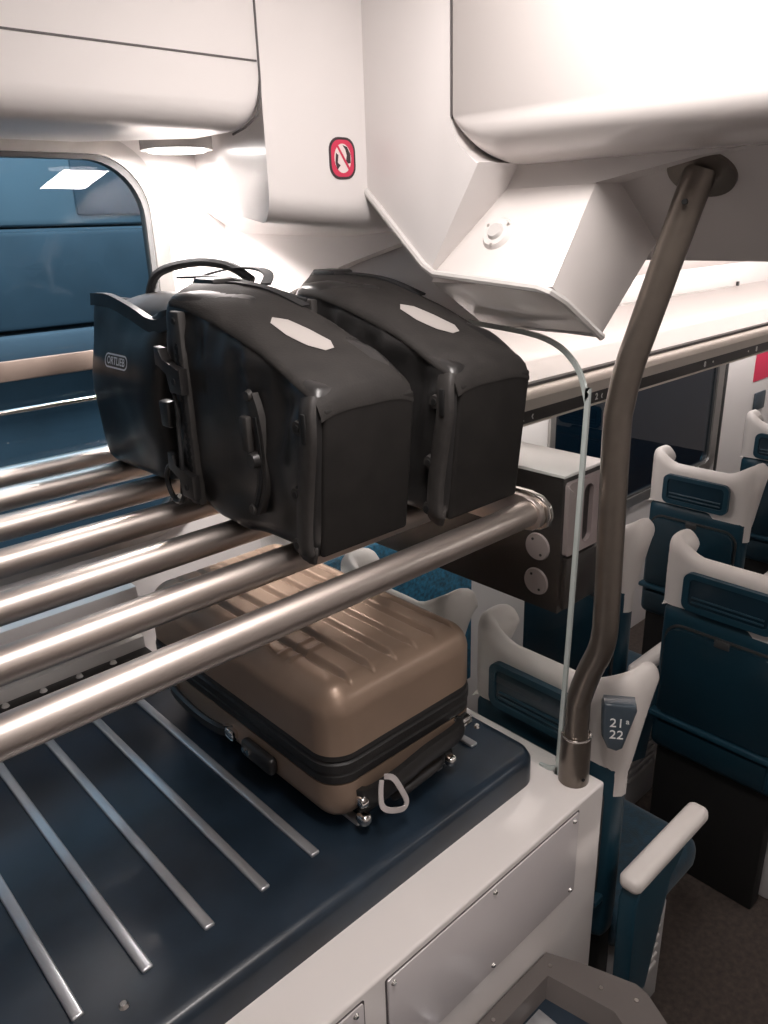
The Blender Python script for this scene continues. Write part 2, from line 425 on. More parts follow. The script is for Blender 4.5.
# glass clamp plate across the end of the rack
b = B(); prism(b, [(WY, 2.03), (WY, 1.0), (1.19, 1.0), (1.19, 1.745), (1.10, 1.765), (0.72, 1.763), (0.72, 1.90), (1.0, 2.03)], 0, 1.185, 1.20)
b.free()
b = B(); prism(b, [(WY, 2.0), (WY, 1.70), (1.20, 1.70), (1.02, 1.775), (0.712, 1.762), (0.712, 1.85), (0.96, 1.90), (1.13, 2.03)], 0, 1.135, 1.150, 0.003)
plate = struct('trim_8', b, 'grey_panel')
b = B(); box(b, (1.150, 1.20, 1.498), (1.165, WY - 0.001, 1.72)); struct('trim_9', b, 'grey_panel', smooth=False)
for (y, z) in ((1.632, 1.937), (1.234, 1.909), (0.826, 1.821)):
    obj('screw', disc(B(), (1.136, y, z), 0.009, 0.005, (-1, 0, 0), 14, 0.006), 'frame_metal', plate)
# pale edging that follows the slanted lower edge
for off, r in ((0.0, 0.006), (0.016, 0.004)):
    pass
pth = [(0.998, 1.113, 2.004), (0.998, 1.03, 1.931), (0.998, 0.97, 1.878), (0.998, 0.945, 1.866), (0.998, 0.73, 1.850), (1.002, 0.712, 1.845), (1.03, 0.703, 1.829), (1.14, 0.703, 1.763)]
b = B(); tube(b, pth, 0.0065, 8)
struct('trim_10', b, 'gasket')
# small angled service housing with the round speaker
housing = thing('speaker_housing', 'slanted white box housing with small round speaker under the ceiling beside the pole', 'housing', (1.12, 0.83, 1.764))
b = B(); prism(b, [(1.145, 2.060), (1.0, 1.852), (1.145, 1.763), (1.30, 1.902), (1.30, 2.06)], 1, 0.706, 0.957, 0.005)
obj('case', b, 'white_gloss', housing)
nA = Vector((-(2.035 - 1.852), 0, 0.12)).normalized()
cS = Vector((1.052, 0.853, 1.927)) + nA * 0.0005
sp = obj('speaker_rim', disc(B(), cS, 0.029, 0.007, nA, 28, 0.024), 'white_gloss', housing)
obj('speaker_cone', disc(B(), cS + nA * 0.007, 0.015, 0.006, nA, 24, 0.012), 'gasket', sp)
a_, b_ = frame_for(nA)
for k in range(3):
    an = k * 2.094 + 0.5
    obj('screw', disc(B(), cS + nA * 0.005 + (a_ * math.cos(an) + b_ * math.sin(an)) * 0.0235, 0.0028, 0.003, nA, 8), 'frame_metal', sp)

# locker over the window
lock = thing('overhead_locker', 'long white overhead locker with a horizontal seam above the large window', 'locker', (-0.4, 1.43, 2.09))
pr = [(1.11, 2.50), (1.11, 2.130)] + [(1.15 - 0.04 * math.cos(PI / 2 * k / 6), 2.13 - 0.04 * math.sin(PI / 2 * k / 6)) for k in range(1, 7)] + [(1.25, 2.09), (1.72, 2.125), (WY, 2.15), (WY, 2.50)]
b = B(); xs = [-1.6, 0.744, 0.761, 0.773, 0.780, 0.783]; dz = [0, 0, 0.004, 0.011, 0.022, 0.036]
rings = []
for x, d in zip(xs, dz): rings.append([b.verts.new((x, y, z + (d if z < 2.17 else 0))) for y, z in pr])
for i in range(len(xs) - 1):
    for k in range(len(pr)):
        j = (k + 1) % len(pr); b.faces.new((rings[i][k], rings[i][j], rings[i + 1][j], rings[i + 1][k]))
b.faces.new(rings[0]); b.faces.new(rings[-1]); obj('body', b, 'white_panel', lock, angle=50)
b = B(); box(b, (-1.59, 1.1085, 2.185), (0.781, 1.1105, 2.1875)); obj('door_seam', b, 'seam', lock, smooth=False)
b = B(); sweep(b, [(0.7848, 1.1095, 2.50), (0.7848, 1.1095, 2.16), (0.783, 1.1095, 2.135), (0.776, 1.112, 2.112), (0.764, 1.128, 2.096), (0.757, 1.155, 2.088)], circ(0.0018, 6)); obj('edge_gap', b, 'seam', lock)
# lamp under the locker
lamp = thing('locker_downlight', 'glowing round downlight under the locker beside the window', 'lamp', (0.85, 1.50, 2.075))
b = B(); disc(b, (0.85, 1.50, 2.145), 0.070, -0.050, (0, 0, 1), 28, 0.07); obj('lamp_rim', b, 'white_gloss', lamp)
b = B(); disc(b, (0.85, 1.50, 2.096), 0.056, -0.004, (0, 0, 1), 28); obj('lens', b, 'lamp_lens', lamp)
# ceiling lamps of lobby and saloon (real fittings that give the light)
t = thing('ceiling_light', 'long lobby ceiling light above the near aisle', 'lamp', (0.56, 0.40, 2.468))
box_ = B(); box(box_, (0.16, 0.31, 2.475), (0.95, 0.49, 2.4995), 0.006); obj('housing', box_, 'white_gloss', t)
box_ = B(); box(box_, (0.19, 0.33, 2.468), (0.92, 0.47, 2.4755)); obj('diffuser', box_, 'lamp_tube', t, smooth=False)
t = thing('ceiling_light', 'long saloon ceiling light above the aisle between seats', 'lamp', (3.6, -0.55, 2.12))
box_ = B(); box(box_, (1.4, -0.70, 2.108), (5.8, -0.40, 2.125), 0.004); obj('housing', box_, 'white_gloss', t)
box_ = B(); box(box_, (1.45, -0.67, 2.100), (5.75, -0.43, 2.1085)); obj('diffuser', box_, 'lamp_tube', t, smooth=False)

# no-leaning-out sticker on the column
sg = thing('warning_sticker', 'small red and black pictogram sticker with a diagonal bar on the white column', 'sign', (0.944, 1.109, 2.023))
sy = 1.1095
def splate(poly, y0, y1, m, nm, par): b = B(); prism(b, poly, 1, y0, y1); return obj(nm, b, m, par, smooth=False)
splate(rrect(0.915, 2.022, 0.973, 2.088, 0.021, 6), sy - 0.0008, sy + 0.0004, 'sign_black', 'border', sg)
splate(rrect(0.919, 2.026, 0.969, 2.084, 0.018, 6), sy - 0.0011, sy, 'sign_red', 'red_field', sg)
splate(ell(0.944, 2.055, 0.0185, 0.0230), sy - 0.0015, sy, 'sign_pink', 'pictogram_field', sg)
splate([(0.944, 2.076), (0.954, 2.073), (0.961, 2.062), (0.961, 2.048), (0.955, 2.047), (0.951, 2.052), (0.953, 2.060), (0.950, 2.069)], sy - 0.0019, sy, 'sign_black', 'pictogram_figure', sg)
splate([(0.929, 2.063), (0.934, 2.060), (0.932, 2.048), (0.938, 2.044), (0.931, 2.037), (0.927, 2.048)], sy - 0.0019, sy, 'sign_black', 'pictogram_figure', sg)
splate([(0.931, 2.073), (0.934, 2.075), (0.959, 2.040), (0.956, 2.037)], sy - 0.0023, sy, 'sign_red', 'diagonal_bar', sg)

# ================================================================== LUGGAGE STACK BASE
base = thing('luggage_stack_base', 'glossy white cabinet base with screwed flap panels carrying the dark blue tray', 'cabinet', (-0.2, 1.2, -0.05))
b = B(); box(b, (-1.55, 0.642, -0.05), (1.165, WY - 0.002, 0.886), 0.006, 3); obj('body', b, 'white_gloss', base)
for (x0, x1) in ((0.561, 1.072), (-0.02, 0.512), (-0.60, -0.07)):
    b = B(); prism(b, rrect(x0, 0.672, x1, 0.870, 0.004, 2), 1, 0.6385, 0.643, 0.001); p = obj('flap_panel', b, 'flap_grey', base)
    b = B(); holed(b, rrect(x0 - 0.003, 0.669, x1 + 0.003, 0.873, 0.004, 2), [rrect(x0 - 0.0002, 0.672, x1 + 0.0002, 0.8702, 0.004, 2)], 1, 0.6410, 0.643); obj('panel_gap', b, 'seam', p, smooth=False)
    for x in (x0 + 0.012, (x0 + x1) / 2, x1 - 0.016):
        for z in (0.858, 0.685):
            obj('screw', disc(B(), (x, 0.6388, z), 0.0055, 0.004, (0, -1, 0), 12, 0.003), 'steel', p)
# tray with slats
tray = thing('luggage_tray', 'dark blue glossy tray shelf with slim metal strips on top of the white cabinet', 'shelf', (0.0, 1.2, 0.886))
def tray_outline(inset):
    i = inset
    return rrect(-1.5 + i, 0.745 + i, 1.085 - i, 1.66 - i, [0.02, 0.02, 0.02, 0.045], 8)
b = B(); o1 = tray_outline(0)
lv = [(0.0, 0.886), (0.0, 0.935), (0.004, 0.945), (0.011, 0.9505)]
rings = []
for ins, z in lv: rings.append([b.verts.new((x, y, z)) for x, y in tray_outline(ins)])
for i in range(3):
    for k in range(len(o1)):
        j = (k + 1) % len(o1); b.faces.new((rings[i][k], rings[i][j], rings[i + 1][j], rings[i + 1][k]))
b.faces.new(rings[0]); b.faces.new(rings[-1]); obj('tray_body', b, 'tray_blue', tray, angle=50)
for k in range(-16, 9):
    x = 0.592 + 0.1025 * k
    if k >= 5: continue
    if x < -0.9: continue
    b = B(); box(b, (x - 0.009, 0.845, 0.949), (x + 0.009, 1.60, 0.9565), 0.0035, 3); obj('strip', b, 'slat_metal', tray)
for x, y in ((0.235, 0.82), (1.055, 0.885)):
    obj('bolt', disc(B(), (x, y, 0.9500), 0.008, 0.005, (0, 0, 1), 12, 0.005), 'steel', tray)
# rail behind the tray with studs
rl = thing('rear_track', 'pale aluminium rail with dark slot and white studs behind the blue tray', 'rail', (-0.1, 1.69, 0.95))
b = B(); box(b, (-1.5, 1.700, 0.887), (0.715, 1.745, 0.985), 0.003); obj('rail_body', b, 'gasket', rl)
b = B(); box(b, (-1.5, 1.664, 0.887), (0.715, 1.6995, 0.955), 0.002); obj('slot', b, 'black_plastic', rl)
for k in range(24):
    x = 0.62 - k * 0.085
    obj('stud', disc(B(), (x, 1.682, 0.955), 0.009, 0.006, (0, 0, 1), 12, 0.006), 'gasket', rl)

# ================================================================== UPPER RACK OF TUBES
rack = thing('tubular_rack', 'upper luggage rack of seven thick brushed steel tubes along the window', 'rack', (0.0, 1.25, 1.43))
TY = [0.772, 0.920, 1.080, 1.245, 1.410, 1.575, 1.725]; TZ = 1.4605; TR = 0.0235
for i, y in enumerate(TY):
    b = B(); tube(b, [(-1.5, y, TZ), (1.050, y, TZ)], TR, 32); obj('tube', b, 'brushed_steel', rack, angle=50)
# flat end bar wrapping the tube ends
pts = [(1.066, 1.73, TZ), (1.066, 0.80, TZ)]
b = B()
prof_b = [(1.745, TZ + 0.030), (0.785, TZ + 0.030), (0.762, TZ + 0.0265), (0.745, TZ + 0.014), (0.740, TZ - 0.004), (0.745, TZ - 0.020), (0.760, TZ - 0.030), (0.785, TZ - 0.033), (1.745, TZ - 0.033)]
prism(b, prof_b, 0, 1.048, 1.062, 0.003); obj('end_bar', b, 'brushed_steel', rack)
b = B(); prism(b, [(y if i not in () else y, z) for i, (y, z) in enumerate([(1.745, TZ + 0.034), (0.785, TZ + 0.034), (0.758, TZ + 0.030), (0.740, TZ + 0.016), (0.734, TZ - 0.004), (0.740, TZ - 0.023), (0.757, TZ - 0.034), (0.785, TZ - 0.037), (1.745, TZ - 0.037)])], 0, 1.066, 1.078, 0.003); obj('end_flange', b, 'steel', rack)
# guard bar against the window
b = B(); box(b, (-1.5, 1.700, 1.664), (1.05, 1.708, 1.706), 0.003)
gb = obj('guard_bar', b, 'guard_brown'); tag(gb, 'flat brown metal guard bar crossing the large window above the tubes', 'rail')
b = B(); tube(b, [(-1.5, 1.722, 1.598), (1.05, 1.722, 1.598)], 0.006, 10)
gb = obj('thin_rod', b, 'steel'); tag(gb, 'thin bright rod crossing the window below the flat guard bar', 'rod')

# ================================================================== PANNIERS
def pannier_body(bm, ox, oy, oz, T0=0.19, T1=0.205, W0=0.245, W1=0.372, L=0.43, seed=0.0):
    """lying on its side: height axis along +y, back panel faces -x, width along z"""
    nv = 56; nu = 64; rings = []
    for i in range(nv + 1):
        s = i / nv
        # end rounding near bottom (s=0), closing wedge at the top (s=1)
        y = L * s
        W = W0 + (W1 - W0) * (1 - (1 - min(1, s * 1.15)) ** 1.55); T = T0 + (T1 - T0) * s
        e = min(1.0, math.sqrt(max(0.0, 1 - (1 - min(1, s / 0.045)) ** 2))) if s < 0.045 else 1.0
        inset = (1 - e) * 0.016
        if s > 0.84:
            q = (s - 0.84) / 0.16; T *= 1 - 0.72 * q ** 1.5
        w2, t2 = W / 2 - inset, T / 2 - inset
        cz = W / 2; cx = T0 / 2 + (0.012 * max(0, (s - 0.84) / 0.16))
        ring = []
        for k in range(nu):
            a = 2 * PI * k / nu + PI / 4
            ca, sa = math.cos(a), math.sin(a)
            ex = 0.24 + 0.10 * s
            px = math.copysign(abs(ca) ** ex, ca) * t2; pz = math.copysign(abs(sa) ** ex, sa) * w2
            p = Vector((cx + px, y, cz + pz))
            nrm = Vector((ca, 0, sa)).normalized()
            amp = 0.0115 * min(1, s * 6 + 0.35)
            d = noise.noise(Vector((p.x * 9 + seed, p.y * 13, p.z * 8))) * amp
            d += noise.noise(Vector((p.x * 26 + seed, p.y * 9 + p.z * 22, p.z * 7 + 4))) * amp * 0.75
            if px < -t2 * 0.8:  # sagging folds along the back panel's upper border
                g = math.exp(-((p.z - (W - 0.055)) / 0.035) ** 2) * max(0, math.sin(p.y * 62 + seed)) * 0.010
                d -= g * (1 if 0.12 < s < 0.85 else 0.3)
            if s < 0.02: d *= 0.3
            q = p + nrm * d
            if pz < -w2 * 0.9: q.z = max(q.z, 0.0)
            q.z = max(q.z, 0.0)
            ring.append(bm.verts.new((ox + q.x, oy + q.y - 0.10 * q.z * (1 - s), oz + q.z)))
        rings.append(ring)
    for i in range(nv):
        for k in range(nu):
            j = (k + 1) % nu; bm.faces.new((rings[i][k], rings[i][j], rings[i + 1][j], rings[i + 1][k]))
    bm.faces.new(rings[0]); bm.faces.new(rings[-1])
    return bm
def lens(bm, c, a1, a2, l, wd, nrm, th):
    """hexagonal lens shape"""
    c = Vector(c); a1 = Vector(a1).normalized(); a2 = Vector(a2).normalized(); nrm = Vector(nrm).normalized()
    pts = [(-l / 2, wd * .10), (-l * .33, wd * .42), (0, wd * .5), (l * .36, wd * .46), (l / 2, wd * .12), (l * .47, -wd * .3), (l * .25, -wd * .5), (-l * .1, -wd * .5), (-l * .42, -wd * .28)]
    lo = [bm.verts.new(c + a1 * u + a2 * v - nrm * th) for u, v in pts]; hi = [bm.verts.new(c + a1 * u + a2 * v + nrm * th) for u, v in pts]
    bm.faces.new(lo); bm.faces.new(hi)
    for k in range(len(pts)):
        j = (k + 1) % len(pts); bm.faces.new((lo[k], lo[j], hi[j], hi[k]))
    return bm
Z0 = TZ + TR
def make_pannier(ox, oy, label, second=False):
    t = thing('bicycle_pannier', label, 'pannier', (ox + 0.095, oy + 0.2, Z0), 'black bicycle panniers on the upper rack')
    bd = obj('bag_body', pannier_body(B(), ox, oy, Z0, seed=3.1), 'tarp', t, angle=75)
    # canvas side gusset lies over the bag top and wraps the bottom end
    b = B(); n = 40; m = 14; r1 = []; 
    for i in range(n + 1):
        s = i / n; y = 0.43 * 0.98 * s - 0.003
        W = 0.245 + 0.127 * (1 - (1 - min(1, s * 1.15)) ** 1.55)
        T = 0.19 + 0.015 * s
        if s > 0.84: T *= 1 - 0.72 * ((s - 0.84) / 0.16) ** 1.5
        zz = W + 0.0045
        if s < 0.06: zz -= (1 - math.sqrt(1 - (1 - s / 0.06) ** 2)) * 0.018
        row = []
        for k in range(m + 1):
            q = k / m; x = 0.095 + (q - 0.5) * T * 0.93
            z = zz + noise.noise(Vector((x * 14, y * 12, 2.0))) * 0.004 - abs(2 * q - 1) ** 4 * (0.010 + 0.012 * s)
            row.append(b.verts.new((ox + x, oy + y - 0.10 * z * (1 - s), Z0 + z)))
        r1.append(row)
    for i in range(n):
        for k in range(m): b.faces.new((r1[i][k], r1[i][k + 1], r1[i + 1][k + 1], r1[i + 1][k]))
    ex = bmesh.ops.extrude_face_region(b, geom=b.faces[:]); bmesh.ops.translate(b, vec=(0, 0, -0.006), verts=[g for g in ex['geom'] if isinstance(g, bmesh.types.BMVert)])
    gus = obj('gusset', b, 'tarp_canvas', t, angle=70); gb_ = surf(gus); bb_ = surf(bd)
    b = B(); box(b, (ox + 0.012, oy - 0.003, Z0 + 0.006), (ox + 0.186, oy + 0.010, Z0 + 0.232), 0.014, 4)
    for v in b.verts: v.co.y -= 0.10 * (v.co.z - Z0)
    obj('bottom_panel', b, 'tarp_bottom', t)
    # reflector on the upper side
    cx, cy = ox + 0.085, oy + 0.112; l_, w_ = 0.108, 0.044
    ax = Vector((0.33, -1)).normalized(); ay = Vector((1, 0.33)).normalized()
    pts = [(-l_ / 2, w_ * .10), (-l_ * .33, w_ * .42), (0, w_ * .5), (l_ * .36, w_ * .46), (l_ / 2, w_ * .12), (l_ * .47, -w_ * .3), (l_ * .25, -w_ * .5), (-l_ * .1, -w_ * .5), (-l_ * .42, -w_ * .28)]
    b = B(); sheet(b, pts, lambda u, v: (cx + ax.x * u + ay.x * v, cy + ax.y * u + ay.y * v, Z0 + 0.33), 3); hug(b, gb_, (0, 0, -1), 0.0015)
    obj('reflector', b, 'reflector', t)
    # edge protector at the bottom corner
    xb = ox + 0.002; yb = oy + 0.020
    b = B(); sweep(b, smooth_path([(xb + 0.004, yb - 0.022, Z0 + 0.246), (xb - 0.004, yb - 0.026, Z0 + 0.228), (xb - 0.007, yb - 0.028, Z0 + 0.19), (xb - 0.006, yb - 0.015, Z0 + 0.12), (xb - 0.007, yb - 0.007, Z0 + 0.06), (xb - 0.006, yb - 0.006, Z0 + 0.016), (xb + 0.008, yb - 0.010, Z0 + 0.010)], 4), [(-0.016, -0.002), (-0.012, -0.006), (0.011, -0.006), (0.015, -0.003), (0.016, 0.003), (0.011, 0.005), (-0.012, 0.006), (-0.016, 0.003)], up=(1, 0, 0))
    ep = obj('edge_protector', b, 'dark_grey_plastic', t, angle=50)
    b = B(); box(b, (xb - 0.0155, yb - 0.033, Z0 + 0.185), (xb - 0.0115, yb - 0.023, Z0 + 0.228), 0.002); obj('slot', b, 'black_hole', ep)
    for z, dy in ((0.205, -0.010), (0.105, 0.004), (0.026, 0.008)):
        obj('rivet_lug', disc(B(), (xb - 0.002, yb + dy, Z0 + z), 0.013, 0.010, (-1, 0, 0), 16, 0.010), 'dark_grey_plastic', ep)
        obj('rivet', disc(B(), (xb - 0.002, yb + dy, Z0 + z), 0.0055, 0.0115, (-1, 0, 0), 12), 'black_hole', ep)
    # lower hook rail: curved slotted piece
    yh = oy + 0.118
    arc = [(xb - 0.006, yh + 0.006, Z0 + 0.235), (xb - 0.007, yh - 0.008, Z0 + 0.205), (xb - 0.007, yh - 0.014, Z0 + 0.155), (xb - 0.007, yh - 0.010, Z0 + 0.105), (xb - 0.006, yh + 0.010, Z0 + 0.062), (xb - 0.006, yh + 0.020, Z0 + 0.055)]
    b = B(); sweep(b, smooth_path(arc, 4), [(-0.011, -0.005), (0.011, -0.005), (0.011, 0.006), (-0.011, 0.006)], up=(1, 0, 0)); lh = obj('lower_hook_rail', b, 'dark_grey_plastic', t, angle=50)
    b = B(); sweep(b, smooth_path([(p[0] - 0.006, p[1], p[2]) for p in arc[1:-1]], 4), [(-0.0035, -0.0012), (0.0035, -0.0012), (0.0035, 0.0012), (-0.0035, 0.0012)], up=(1, 0, 0)); obj('slot', b, 'black_hole', lh)
    b = B(); box(b, (xb - 0.022, yh + 0.002, Z0 + 0.150), (xb - 0.008, yh + 0.022, Z0 + 0.205), 0.004); obj('hook_tab', b, 'dark_grey_plastic', lh)
    obj('knob', disc(B(), (xb - 0.010, yh - 0.004, Z0 + 0.140), 0.014, 0.014, (-1, 0, 0), 16, 0.011), 'black_plastic', lh)
    for q in (0, -1): obj('rivet', disc(B(), (xb - 0.009, arc[q][1], arc[q][2]), 0.010, 0.006, (-1, 0, 0), 14, 0.007), 'dark_grey_plastic', lh)
    # upper mounting rail with two hooks
    yr = oy + 0.312
    b = B(); box(b, (xb - 0.016, yr - 0.015, Z0 + 0.022), (xb - 0.001, yr + 0.015, Z0 + 0.345), 0.004, 2); ur = obj('mounting_rail', b, 'dark_grey_plastic', t)
    b = B(); box(b, (xb - 0.0163, yr - 0.004, Z0 + 0.080), (xb - 0.0150, yr + 0.004, Z0 + 0.295))
    for k in range(17):
        if k in (7, 8): continue
        z = Z0 + 0.085 + k * 0.0125
        box(b, (xb - 0.0168, yr - 0.006, z), (xb - 0.0150, yr + 0.006, z + 0.006))
    obj('index_slots', b, 'black_hole', ur, smooth=False)
    for z in (0.055, 0.235):
        b = B(); prism(b, [(yr - 0.019, Z0 + z - 0.020), (yr + 0.019, Z0 + z - 0.020), (yr + 0.022, Z0 + z + 0.012), (yr + 0.060, Z0 + z + 0.022), (yr + 0.058, Z0 + z + 0.052), (yr + 0.040, Z0 + z + 0.050), (yr + 0.034, Z0 + z + 0.030), (yr - 0.019, Z0 + z + 0.022)], 0, xb - 0.028, xb - 0.012, 0.003)
        obj('hook', b, 'black_plastic', ur)
        obj('rivet', disc(B(), (xb - 0.026, yr, Z0 + z), 0.0055, 0.004, (-1, 0, 0), 12), 'black_hole', ur)
    obj('rivet', disc(B(), (xb - 0.014, yr, Z0 + 0.330), 0.007, 0.004, (-1, 0, 0), 12, 0.005), 'black_hole', ur)
    # pull cord running down from hook to ring
    b = B(); tube(b, smooth_path([(xb - 0.020, yr + 0.030, Z0 + 0.24), (xb - 0.022, yr + 0.012, Z0 + 0.19), (xb - 0.020, yr + 0.020, Z0 + 0.15), (xb - 0.024, yr + 0.016, Z0 + 0.09), (xb - 0.020, yr + 0.035, Z0 + 0.035)], 6), 0.004, 8); obj('pull_cord', b, 'webbing', t)
    b = B(); tube(b, [(xb - 0.018, yr + 0.058 + 0.030 * math.cos(a * PI / 10), Z0 + 0.048 + 0.034 * math.sin(a * PI / 10)) for a in range(20)], 0.0050, 8, True); obj('strap_ring', b, 'black_plastic', t)
    b = B(); box(b, (xb - 0.026, yr + 0.040, Z0 + 0.150), (xb - 0.006, yr + 0.070, Z0 + 0.196), 0.005); obj('strap_buckle', b, 'black_plastic', t)
    # rolled closure with buckle at the top end
    b = B(); yt = oy + 0.437
    tube(b, smooth_path([(ox + 0.10, yt, Z0 + 0.03), (ox + 0.098, yt + 0.006, Z0 + 0.15), (ox + 0.10, yt + 0.002, Z0 + 0.27), (ox + 0.10, yt - 0.004, Z0 + 0.352)], 6), 0.024, 14); obj('rolled_closure', b, 'tarp', t, angle=60)
    b = B(); strap(b, [(ox + 0.115, yt + 0.012, Z0 + 0.350), (ox + 0.113, yt + 0.008, Z0 + 0.372), (ox + 0.112, yt - 0.006, Z0 + 0.384)] + [hugpt((ox + 0.115 + 0.055 * q / 9, yt - 0.03 - 0.20 * q / 9, Z0 + 0.37), gb_, (0, 0, -1), 0.003) for q in range(10)], 0.022, 0.003, (0, 0, 1)); obj('closure_strap', b, 'webbing', t)
    b = B(); box(b, (ox + 0.092, yt - 0.078, Z0 + 0.366), (ox + 0.140, yt - 0.010, Z0 + 0.386), 0.006, 2); obj('buckle', b, 'black_plastic', t)
    return t
pA = make_pannier(0.622, 0.832, 'scuffed black bicycle pannier lying nearest the rack front, mounting rail fully visible')
pB = dup(pA, (0.862 + 0.095, 0.800 + 0.2, Z0), 'black bicycle pannier farther right on the rack, next to the glass screen')
# loose shoulder strap between the two panniers
b = B(); strap(b, smooth_path([(0.80, 1.16, Z0 + 0.372), (0.835, 1.20, Z0 + 0.385), (0.86, 1.27, Z0 + 0.392), (0.84, 1.33, Z0 + 0.392), (0.78, 1.36, Z0 + 0.380), (0.72, 1.30, Z0 + 0.385), (0.76, 1.20, Z0 + 0.382), (0.84, 1.10, Z0 + 0.345)], 8), 0.018, 0.004, (0, 0, 1))
for k in range(6):
    pass
st = obj('shoulder_strap', b, 'webbing'); tag(st, 'tangled black shoulder strap lying between the tops of the two large panniers', 'strap')

# third pannier standing behind, pale round logo on its face
t3 = thing('bicycle_pannier', 'smaller dark pannier standing by the window with white printed logo on its face', 'pannier', (0.71, 1.42, Z0), 'black bicycle panniers on the upper rack')
b = B(); nu = 56; nv = 40; rings = []
for i in range(nv + 1):
    s = i / nv
    hw = 0.142 + 0.018 * s; ht = 0.080 * (1 - 0.62 * max(0, (s - 0.45) / 0.55) ** 1.4)
    e = math.sqrt(max(0, 1 - (1 - min(1, s / 0.06)) ** 2)); ins = (1 - e) * 0.02
    z = 0.335 * s; ring = []
    for k in range(nu):
        a = 2 * PI * k / nu; ca, sa = math.cos(a), math.sin(a)
        px = math.copysign(abs(ca) ** .35, ca) * (ht - ins); py = math.copysign(abs(sa) ** .35, sa) * (hw - ins)
        d = noise.noise(Vector((px * 12, py * 10 + 7, z * 12))) * 0.007
        lx = -0.020 * s
        sag = -0.030 * math.exp(-((py + 0.06) / 0.07) ** 2) * max(0, (s - 0.8) / 0.2)
        ring.append(b.verts.new((0.735 + px + d + lx, 1.475 + py, Z0 + max(0.0, z + sag))))
    rings.append(ring)
for i in range(nv):
    for k in range(nu):
        j = (k + 1) % nu; b.faces.new((rings[i][k], rings[i][j], rings[i + 1][j], rings[i + 1][k]))
b.faces.new(rings[0]); b.faces.new(rings[-1]); bc = obj('bag_body', b, 'tarp', t3, angle=75); bcs = surf(bc)
b = B(); sweep(b, smooth_path([(0.690, 1.305, Z0 + 0.310), (0.684, 1.36, Z0 + 0.300), (0.680, 1.44, Z0 + 0.322), (0.682, 1.53, Z0 + 0.338), (0.688, 1.618, Z0 + 0.336)], 6), [(-0.010, -0.012), (0.006, -0.013), (0.011, 0), (0.006, 0.012), (-0.008, 0.012)]); obj('rolled_closure', b, 'tarp', t3)
b = B(); rws = []
for i in range(13):
    q = i / 12; y = 1.325 + 0.30 * q; zt = 0.352 + 0.014 * math.sin(q * 3.0) - 0.03 * q
    rws.append([b.verts.new((0.690 + 0.004 * math.sin(q * 9) + 0.10 * j / 6, y, Z0 + 0.315 + (zt - 0.315) * math.sin(PI / 2 * min(1, j / 4)) - 0.016 * max(0, j - 4))) for j in range(7)])
for i in range(12):
    for j in range(6): b.faces.new((rws[i][j], rws[i][j + 1], rws[i + 1][j + 1], rws[i + 1][j]))
ex_ = bmesh.ops.extrude_face_region(b, geom=b.faces[:]); bmesh.ops.translate(b, vec=(0, 0, -0.008), verts=[g for g in ex_['geom'] if isinstance(g, bmesh.types.BMVert)])
obj('top_flap', b, 'tarp', t3, angle=70)
b = B(); tube(b, smooth_path([(0.75, 1.50, Z0 + 0.335), (0.76, 1.47, Z0 + 0.385), (0.80, 1.40, Z0 + 0.405), (0.84, 1.34, Z0 + 0.398), (0.86, 1.29, Z0 + 0.37)], 6), 0.009, 8); obj('carry_handle', b, 'webbing', t3)
LX = 0.64; LY = 1.480
b = B(); holed(b, rrect(LY - 0.050, Z0 + 0.212, LY + 0.050, Z0 + 0.240, 0.0139, 6), [rrect(LY - 0.0468, Z0 + 0.2152, LY + 0.0468, Z0 + 0.2368, 0.0107, 6)], 0, LX, LX + 0.0002)
bmesh.ops.remove_doubles(b, verts=b.verts[:], dist=0.001)
hug(b, bcs, (1, 0, 0), 0.0015); lg = obj('printed_logo', b, 'logo_white', t3, smooth=False)
b = text_bm('ORTLIEB', 0.0205, (LX, LY, Z0 + 0.226), (0, -1, 0), (0, 0, 1), 0.0, True); hug(b, bcs, (1, 0, 0), 0.0018)
obj('logo_lettering', b, 'logo_white', lg, smooth=False)

# ================================================================== SUITCASE
case = thing('suitcase', 'bronze hard-shell suitcase lying flat on the blue tray beneath the tubes', 'suitcase', (0.85, 1.14, 0.957))
SX0, SX1, SY0, SY1 = 0.632, 1.000, 0.838, 1.48
ribs = [0.700, 0.752, 0.804, 0.856, 0.908, 0.955]
def shell_disp(up):
    def f(p, n):
        d = 0.0
        if n.z * up > 0.25:
            e = min(1, max(0, (p.y - (SY0 + 0.020)) / 0.035)) * min(1, max(0, ((SY1 - 0.020) - p.y) / 0.035))
            v = 0
            for rx in ribs:
                q = abs(p.x - rx); hwid = 0.004 + 0.007 * e
                v = max(v, 0.5 + 0.5 * math.cos(PI * min(1, q / hwid)))
            d -= 0.0105 * v * e * min(1, (n.z * up - 0.25) * 2.5)
            if 0.665 < p.x < 0.745:
                for ry in (0.985, 1.015): d += 0.003 * max(0, 1 - abs(p.y - ry) / 0.008)
        return d
    return f
def half(bm, lo, hi, r, up, disp):
    superbox(bm, lo, hi, r, 120, disp)
b = B(); superbox(b, (SX0, SY0, 1.02), (SX1, SY1, 1.240), 0.052, 260, shell_disp(1))
cut = bmesh.ops.bisect_plane(b, geom=b.verts[:] + b.edges[:] + b.faces[:], plane_co=(0, 0, 1.117), plane_no=(0, 0, 1), clear_inner=True)
ed = [e for e in cut['geom_cut'] if isinstance(e, bmesh.types.BMEdge)]; bmesh.ops.edgeloop_fill(b, edges=ed)
obj('upper_shell', b, 'bronze', case, angle=60)
b = B(); superbox(b, (SX0, SY0, 0.968), (SX1, SY1, 1.19), 0.052, 60)
